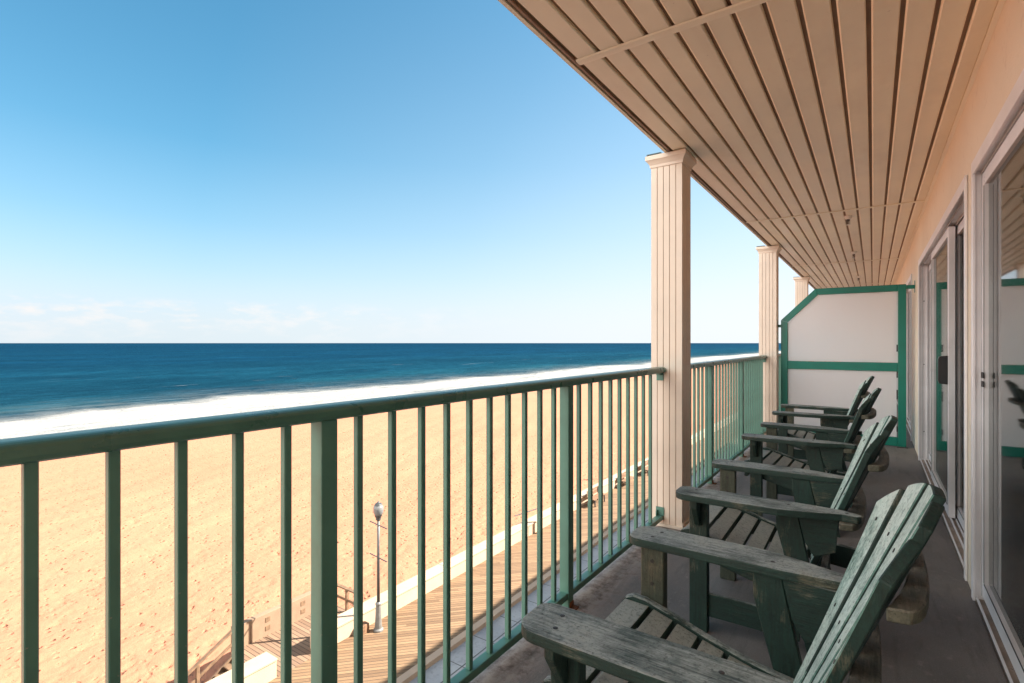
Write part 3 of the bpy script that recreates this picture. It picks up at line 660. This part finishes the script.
q = MB(); q.box(pp(xa + wv + 0.001), pp(xb - wv - 0.001), -fr_t + 0.002, fr_t - 0.002, z0 + 0.002, 0.115); q.build('bottom_rail', M['screen'], ps, bevel=0.003, seg=1)
q = MB(); q.prism([L(xa + wv + 0.002, 0.974), L(xb - wv - 0.002, 0.974), L(xb - wv - 0.002, zt - wv - 0.002), L(xc + 0.030, zt - wv - 0.002), L(xa + wv + 0.002, zc - 0.032)], -0.004, 0.004, 1); q.build('panel', M['panel'], ps)
q = MB(); q.box(pp(xa + wv + 0.002), pp(xb - wv - 0.012), -0.004, 0.004, 0.117, 0.870); q.build('panel', M['panel'], ps)
for zz in (0.18, 0.55, 0.80, 1.1):
    q = MB(); q.box(pp(xb - wv - 0.014), pp(xb - wv - 0.0015), -0.012, -0.005, zz, zz + random.uniform(0.05, 0.16)); q.build('gasket_strip', M['gasket'], ps)
q = MB(); q.box(pp(xb + 0.001), pp(WX - 0.006), -0.014, 0.014, zt - 0.055, zt - 0.012); q.box(pp(WX - 0.0055), pp(WX - 0.001), -0.03, 0.03, zt - 0.10, zt + 0.035); q.build('wall_bracket', M['screen'], ps)
q = MB(); q.box(pp(-1.004), pp(xa - 0.001), -0.012, 0.012, 1.40, 1.435); q.build('column_bracket', M['screen'], ps)
q = MB(); q.box(pp(xb - wv - 0.01), pp(xb + 0.015), -0.03, 0.03, 0.001, 0.011); q.build('foot_plate', M['galv'], ps)

# ------------------------------------------------------------------ sliding doors
def sliding_door(a, b_, panels, label, handle=None, inner='alu'):
    """a..b_ opening along y; panels = list of (y0, y1, track) track 0 outer 1 inner"""
    r = empty('sliding_door', (WX, a, FL), label, 'sliding door', 'white framed sliding glass doors in the stucco wall')
    y = lambda v_: v_ - a
    H = DZ1 - FL; T = 0.032
    q = MB()
    # outer face trim, proud of the stucco
    q.box(-0.012, -0.002, y(a) - 0.014, y(a) + T, 0.004, H + 0.03); q.box(-0.012, -0.002, y(b_) - T, y(b_) + 0.014, 0.004, H + 0.03)
    q.box(-0.012, -0.002, y(a) + T, y(b_) - T, H - T, H + 0.03)
    # jambs and head running back into the wall, stepped
    q.box(-0.0018, 0.135, y(b_) - 0.018, y(b_) - 0.001, 0.004, H - 0.001); q.box(-0.0018, 0.135, y(a) + 0.001, y(a) + 0.018, 0.004, H - 0.001)
    q.box(-0.0018, 0.135, y(a) + 0.018, y(b_) - 0.018, H - 0.020, H - 0.001)
    q.build('frame', M['alu'], r, bevel=0.0015, seg=1)
    q = MB()
    for yy, s in ((y(b_) - 0.0185, -1), (y(a) + 0.0185, 1)):
        for x in (0.018, 0.060, 0.106):
            p, p2 = sorted((yy, yy + s * 0.012)); q.box(x, x + 0.004, p, p2, 0.034, H - 0.022)
    for x in (0.018, 0.060, 0.106): q.box(x, x + 0.004, y(a) + 0.031, y(b_) - 0.031, H - 0.034, H - 0.0205)
    q.build('jamb_channel', M['alu_dark'], r)
    q = MB(); q.box(0.0, 0.20, y(a) + 0.019, y(b_) - 0.019, -0.004, 0.014); q.build('sill', M['sill'], r, bevel=0.003, seg=1)
    q = MB()
    for x in (0.034, 0.060, 0.106): q.box(x, x + 0.005, y(a) + 0.02, y(b_) - 0.02, 0.0145, 0.032)
    q.box(0.0, 0.008, y(a) + 0.02, y(b_) - 0.02, 0.0145, 0.022)
    q.build('track', M['alu'], r)
    for (p0, p1_, tr_) in panels:
        x0 = 0.022 if tr_ == 0 else 0.070; x1 = x0 + 0.036; S = 0.058
        q = MB(); q.box(x0, x1, y(p0), y(p0) + S, 0.034, H - 0.036); q.box(x0, x1, y(p1_) - S, y(p1_), 0.034, H - 0.036)
        q.box(x0, x1, y(p0) + S, y(p1_) - S, H - 0.036 - S, H - 0.036); q.box(x0, x1, y(p0) + S, y(p1_) - S, 0.034, 0.034 + 0.075)
        sp_ = q.build('door_panel', M[inner], r, bevel=0.002, seg=1)
        q = MB(); q.box((x0 + x1) / 2 - 0.003, (x0 + x1) / 2 + 0.003, y(p0) + S + 0.001, y(p1_) - S - 0.001, 0.11, H - 0.036 - S - 0.001); q.build('glass', M['glass'], sp_)
        q = MB(); e = 0.007; xg = x0 - 0.0015
        for (u0, u1, w0, w1) in ((y(p0) + S - e, y(p0) + S, 0.11, H - 0.1), (y(p1_) - S, y(p1_) - S + e, 0.11, H - 0.1), (y(p0) + S, y(p1_) - S, 0.102, 0.109)):
            q.box(xg, x0 - 0.0003, u0, u1, w0, w1)
        q.build('gasket', M['gasket'], sp_)
    for yy in (y(b_) - 0.0315, ):
        for z in (0.30, 0.98, 1.62):
            q = MB(); q.box(0.028, 0.036, yy - 0.004, yy - 0.0005, z, z + 0.008); q.build('screw', M['black'], r)
            q = MB(); q.box(0.080, 0.088, yy - 0.004, yy - 0.0005, z, z + 0.008); q.build('screw', M['black'], r)
    if handle:
        yh, xh, col = handle
        q = MB(); q.prism([(xh - 0.045, 0.925), (xh, 0.92), (xh, 1.115), (xh - 0.045, 1.11), (xh - 0.052, 1.09), (xh - 0.052, 0.945)], y(yh), y(yh) + 0.03, 1); q.build('handle', M[col], r, bevel=0.004)
    return r
d1 = sliding_door(0.85, 3.235, [(2.02, 3.214, 0), (0.87, 2.10, 1)], 'nearest sliding glass door with white frame at the right edge of the picture')
for x, z in ((0.041, 1.035), (0.041, 1.005), (0.060, 1.035), (0.060, 1.005)):
    q = MB(); q.box(x - 0.006, x + 0.003, 3.168 - 0.85, 3.178 - 0.85, z - 0.01, z + 0.01)
q.bm.free()
for x, dy in ((0.0205, 2.30), (0.0205, 2.335)):
    for z in (1.0, 1.04):
        q = MB(); q.box(0.0165, 0.0218, dy, dy + 0.014, z, z + 0.026); q.build('latch_plate', M['black'], d1)
sliding_door(3.46, 6.74, [(4.52, 5.78, 0), (5.62, 6.72, 1), (3.48, 4.62, 1)], 'second sliding glass door with black handle, between the stucco pier and the privacy screen', (4.54, 0.0215, 'black'))
sliding_door(8.0, 10.4, [(8.02, 9.25, 0), (9.15, 10.38, 1)], 'farthest visible sliding door, its white frame just beyond the privacy screen')
sliding_door(-3.4, -1.1, [(-3.38, -2.2, 0), (-2.3, -1.12, 1)], 'sliding door behind the viewer, out of the picture')
sliding_door(12.0, 15.0, [(12.02, 13.55, 0), (13.45, 14.98, 1)], 'sliding door at the far end, hidden behind the privacy screen')

# ------------------------------------------------------------------ ceiling sprinklers
def sprinkler():
    r = empty('ceiling_sprinkler', (-0.2, 6.04, CZ), 'nearest small white pendant sprinkler head hanging from the soffit', 'sprinkler', 'white sprinkler heads in the soffit')
    q = MB(); q.lathe(0, 0, [(0.034, -0.0005), (0.034, -0.010), (0.026, -0.030), (0.016, -0.034)], 16); q.build('escutcheon', M['white'], r)
    q = MB(); q.lathe(0, 0, [(0.011, -0.034), (0.011, -0.052), (0.006, -0.056), (0.005, -0.080)], 10); q.box(-0.016, -0.012, -0.003, 0.003, -0.085, -0.034); q.box(0.012, 0.016, -0.003, 0.003, -0.085, -0.034); q.build('nozzle', M['galv'], r)
    q = MB(); q.lathe(0, 0, [(0.020, -0.085), (0.022, -0.088)], 12); q.box(0.02, 0.055, -0.002, 0.002, -0.012, -0.008); q.build('deflector', M['white'], r)
    return r
s1 = sprinkler()
for x, y, lb in ((-0.215, 8.45, 'middle small white sprinkler head on the soffit above the privacy screen'), (-0.22, 11.6, 'farthest tiny white sprinkler head just above the privacy screen')):
    c = copy_tree(s1); c.location = (x, y, CZ); c['label'] = lb

# ------------------------------------------------------------------ chairs
def lerp_tab(tab, x):
    for (a, fa), (b_, fb) in zip(tab, tab[1:]):
        if x <= b_: return fa + (fb - fa) * (x - a) / (b_ - a)
    return tab[-1][1]
SEATC = [(-0.66, 0.372), (-0.645, 0.398), (-0.62, 0.408), (-0.58, 0.406), (-0.50, 0.383), (-0.40, 0.350), (-0.30, 0.322), (-0.22, 0.306), (-0.12, 0.292), (-0.02, 0.285)]
def make_chair():
    r = empty('adirondack_chair', (0, 1.32, FL), '', 'chair', 'green adirondack chairs in a row facing the sea')
    for s in (1, -1):
        # arm
        o_, i_ = 0.388, 0.250
        def corner(cx, cy, rad, a0, a1, n=5): return [(cx + rad * math.cos(R(a0 + (a1 - a0) * k / n)), cy + rad * math.sin(R(a0 + (a1 - a0) * k / n))) for k in range(n + 1)]
        out = corner(-0.612, i_ + 0.035, 0.035, 270, 180) + corner(-0.595, o_ - 0.052, 0.052, 180, 90) + [(-0.40, o_), (-0.26, o_ - 0.004), (-0.17, o_ - 0.028), (-0.06, o_ - 0.068)] + corner(-0.022, 0.305, 0.022, 70, -70, 4) + [(-0.06, 0.262), (-0.20, i_)]
        q = MB(); q.prism([(x, y * s) for x, y in out], 0.559, 0.585, 2); arm = q.build('armrest', M['wood_x'], r, bevel=0.0045, seg=2)
        for (x, y) in ((-0.575, 0.292), (-0.563, 0.345), (-0.232, 0.30), (-0.045, 0.30)):
            q = MB(); q.lathe(x, y * s, [(0.0058, 0.583), (0.0058, 0.5856), (0.003, 0.5862)], 10); q.build('screw', M['screw'], arm)
        # front leg, bracket, rear leg, stretchers
        def by(a, b_): return (a * s, b_ * s) if s > 0 else (b_ * s, a * s)
        y0, y1 = by(0.262, 0.300); q = MB(); q.box(-0.603, -0.530, y0, y1, 0.0, 0.5585); lg = q.build('front_leg', M['wood_leg'] if s > 0 else M['wood_z'], r, bevel=0.003, seg=1)
        for z in (0.52, 0.45, 0.36):
            q = MB(); yy = 0.2612 * s; q.tube((-0.566, yy, z), (-0.566, yy - s * 0.0015, z), 0.006, 8); q.build('screw', M['screw'], lg)
        q = MB(); q.prism([(0.301 * s, 0.5583), (0.365 * s, 0.5583), (0.365 * s, 0.525), (0.315 * s, 0.445), (0.301 * s, 0.44)], -0.580, -0.556, 0); q.build('arm_bracket', M['wood_z'], r, bevel=0.002, seg=1)
        y0, y1 = by(0.263, 0.289)
        q = MB(); q.prism([(-0.278, 0.5585), (-0.204, 0.5585), (-0.192, 0.50), (-0.088, 0.0), (-0.166, 0.0), (-0.226, 0.30), (-0.276, 0.49)], y0, y1, 1); q.build('rear_leg', M['wood_z'], r, bevel=0.003, seg=1)
        y0, y1 = by(0.2635, 0.2875)
        q = MB(); q.prism([(-0.2035, 0.5575), (-0.070, 0.5575), (-0.080, 0.43), (-0.150, 0.40), (-0.1795, 0.45), (-0.191, 0.50)], y0, y1, 1); q.build('gusset', M['wood_x'], r, bevel=0.002, seg=1)
        y0, y1 = by(0.268, 0.286)
        q = MB(); q.box(-0.529, -0.196, y0, y1, 0.065, 0.160); q.build('side_stretcher', M['wood_x'], r, bevel=0.002, seg=1)
        # curved stringer
        y0, y1 = by(0.236, 0.2605)
        top = [(x, z) for x, z in SEATC]; bot = [(-0.655, 0.345), (-0.63, 0.315), (-0.58, 0.300), (-0.40, 0.250), (-0.22, 0.205), (-0.02, 0.185)]
        q = MB(); q.prism(top + bot[::-1], y0, y1, 1); q.build('seat_stringer', M['wood_x'], r, bevel=0.004, seg=1)
    # seat slats
    x = -0.648; first = True
    while x < -0.20:
        w_ = 0.082 if first else 0.0635
        a, b_ = x + 0.004, x + w_; za, zb = lerp_tab(SEATC, a) - 0.012, lerp_tab(SEATC, b_) - 0.012
        if first: za += 0.006
        jit = random.uniform(-0.001, 0.001)
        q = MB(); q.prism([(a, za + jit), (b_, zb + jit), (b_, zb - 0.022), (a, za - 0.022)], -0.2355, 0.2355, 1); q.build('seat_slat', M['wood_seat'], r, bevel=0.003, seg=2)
        x += w_ + 0.0095; first = False
    q = MB(); q.box(-0.652, -0.630, -0.2355, 0.2355, 0.285, 0.360); q.build('front_apron', M['wood_y'], r, bevel=0.003, seg=1)
    # back: five fanned slats on a hollow curve
    def bx(h, y): return 0.034 + 0.435 * (h - 0.80) - 0.046 * (y / 0.27) ** 2 * (0.5 + 0.5 * min(1, h / 0.8)) + 0.012
    def toph(y): return 0.915 - 1.5 * y * y
    for i in range(-2, 3):
        nu, nv = 6, 9; T = 0.022
        def cen(h): f = (h - 0.27) / 0.55; return i * (0.0665 + 0.0445 * f)
        def hw(h): f = (h - 0.27) / 0.55; return 0.0240 + 0.0170 * f
        fr_, bk = [], []
        q = MB()
        for u in range(nu + 1):
            cf, cb_ = [], []
            e = -1 + 2 * u / nu
            ht = toph(cen(0.85) + hw(0.85) * e)
            for v_ in range(nv + 1):
                h = 0.27 + (ht - 0.27) * v_ / nv
                yc = cen(h); y = yc + hw(h) * e
                # each slat is a straight flat board tangent to the curve
                sl = (bx(h, yc + 0.01) - bx(h, yc - 0.01)) / 0.02
                xx = bx(h, yc) + sl * (y - yc)
                cf.append(q.bm.verts.new((xx, y, h))); cb_.append(q.bm.verts.new((xx + T * 0.92, y + T * 0.4 * -sl, h - T * 0.39)))
            fr_.append(cf); bk.append(cb_)
        for u in range(nu):
            for v_ in range(nv):
                q._f([fr_[u][v_], fr_[u + 1][v_], fr_[u + 1][v_ + 1], fr_[u][v_ + 1]]); q._f([bk[u][v_], bk[u][v_ + 1], bk[u + 1][v_ + 1], bk[u + 1][v_]])
            q._f([fr_[u][0], bk[u][0], bk[u + 1][0], fr_[u + 1][0]]); q._f([fr_[u][nv], fr_[u + 1][nv], bk[u + 1][nv], bk[u][nv]])
        for v_ in range(nv):
            q._f([fr_[0][v_], fr_[0][v_ + 1], bk[0][v_ + 1], bk[0][v_]]); q._f([fr_[nu][v_], bk[nu][v_], bk[nu][v_ + 1], fr_[nu][v_ + 1]])
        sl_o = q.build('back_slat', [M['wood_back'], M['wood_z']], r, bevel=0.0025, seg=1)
        for p in sl_o.data.polygons:
            if p.normal.x > -0.55: p.material_index = 1
        for h in (0.775, 0.558, 0.33):
            yc = cen(h); q = MB(); p = Vector((bx(h, yc) + 0.001, yc, h)); d = Vector((-0.92, 0, 0.39)); q.tube(p, p + d * 0.0022, 0.0052, 8); q.build('screw', M['screw'], sl_o)
    # cleats behind the back: flat boards with rounded ends
    def cleat(h, half, depth, nm):
        pts = []
        n = 14
        for k in range(n + 1):
            y = -half + 2 * half * k / n; yy = max(-0.26, min(0.26, y)); pts.append((bx(h, yy) + 0.0275 + 0.001, y))
        xe = bx(h, 0.26) + 0.0285
        bkp = []
        for k in range(n + 1):
            a = R(-90 + 180 * k / n); bkp.append((xe + depth * abs(math.cos(a)) ** 0.45, half * math.sin(a)))
        bkp[0] = (xe + 0.01, -half + 0.001); bkp[-1] = (xe + 0.01, half - 0.001)
        q = MB(); q.prism(pts + bkp[::-1], h - 0.024, h, 2); q.build(nm, M['wood_cleat'], r, bevel=0.003, seg=1)
    cleat(0.760, 0.255, 0.072, 'upper_cleat'); cleat(0.5575, 0.345, 0.082, 'arm_cleat')
    q = MB(); q.box(-0.145, -0.120, -0.2355, 0.2355, 0.195, 0.262); q.build('seat_cleat', M['wood_y'], r, bevel=0.002, seg=1)
    return r
ch = make_chair()
spots = [(0.0, 1.32, 0.0, 'nearest adirondack chair, chalky green with its whole fan back in the foreground'),
         (-0.036, 2.53, 0.7, 'second adirondack chair from the viewer, beside the nearest column'),
         (-0.070, 4.07, -1.4, 'third adirondack chair from the viewer, with its back against the white screen'),
         (-0.105, 5.52, 1.2, 'farthest adirondack chair, in front of the white privacy screen')]
for i, (x, y, rz, lb) in enumerate(spots):
    c = ch if i == 0 else copy_tree(ch)
    c.location = (x, y, FL); c.rotation_euler = (0, 0, R(rz)); c['label'] = lb
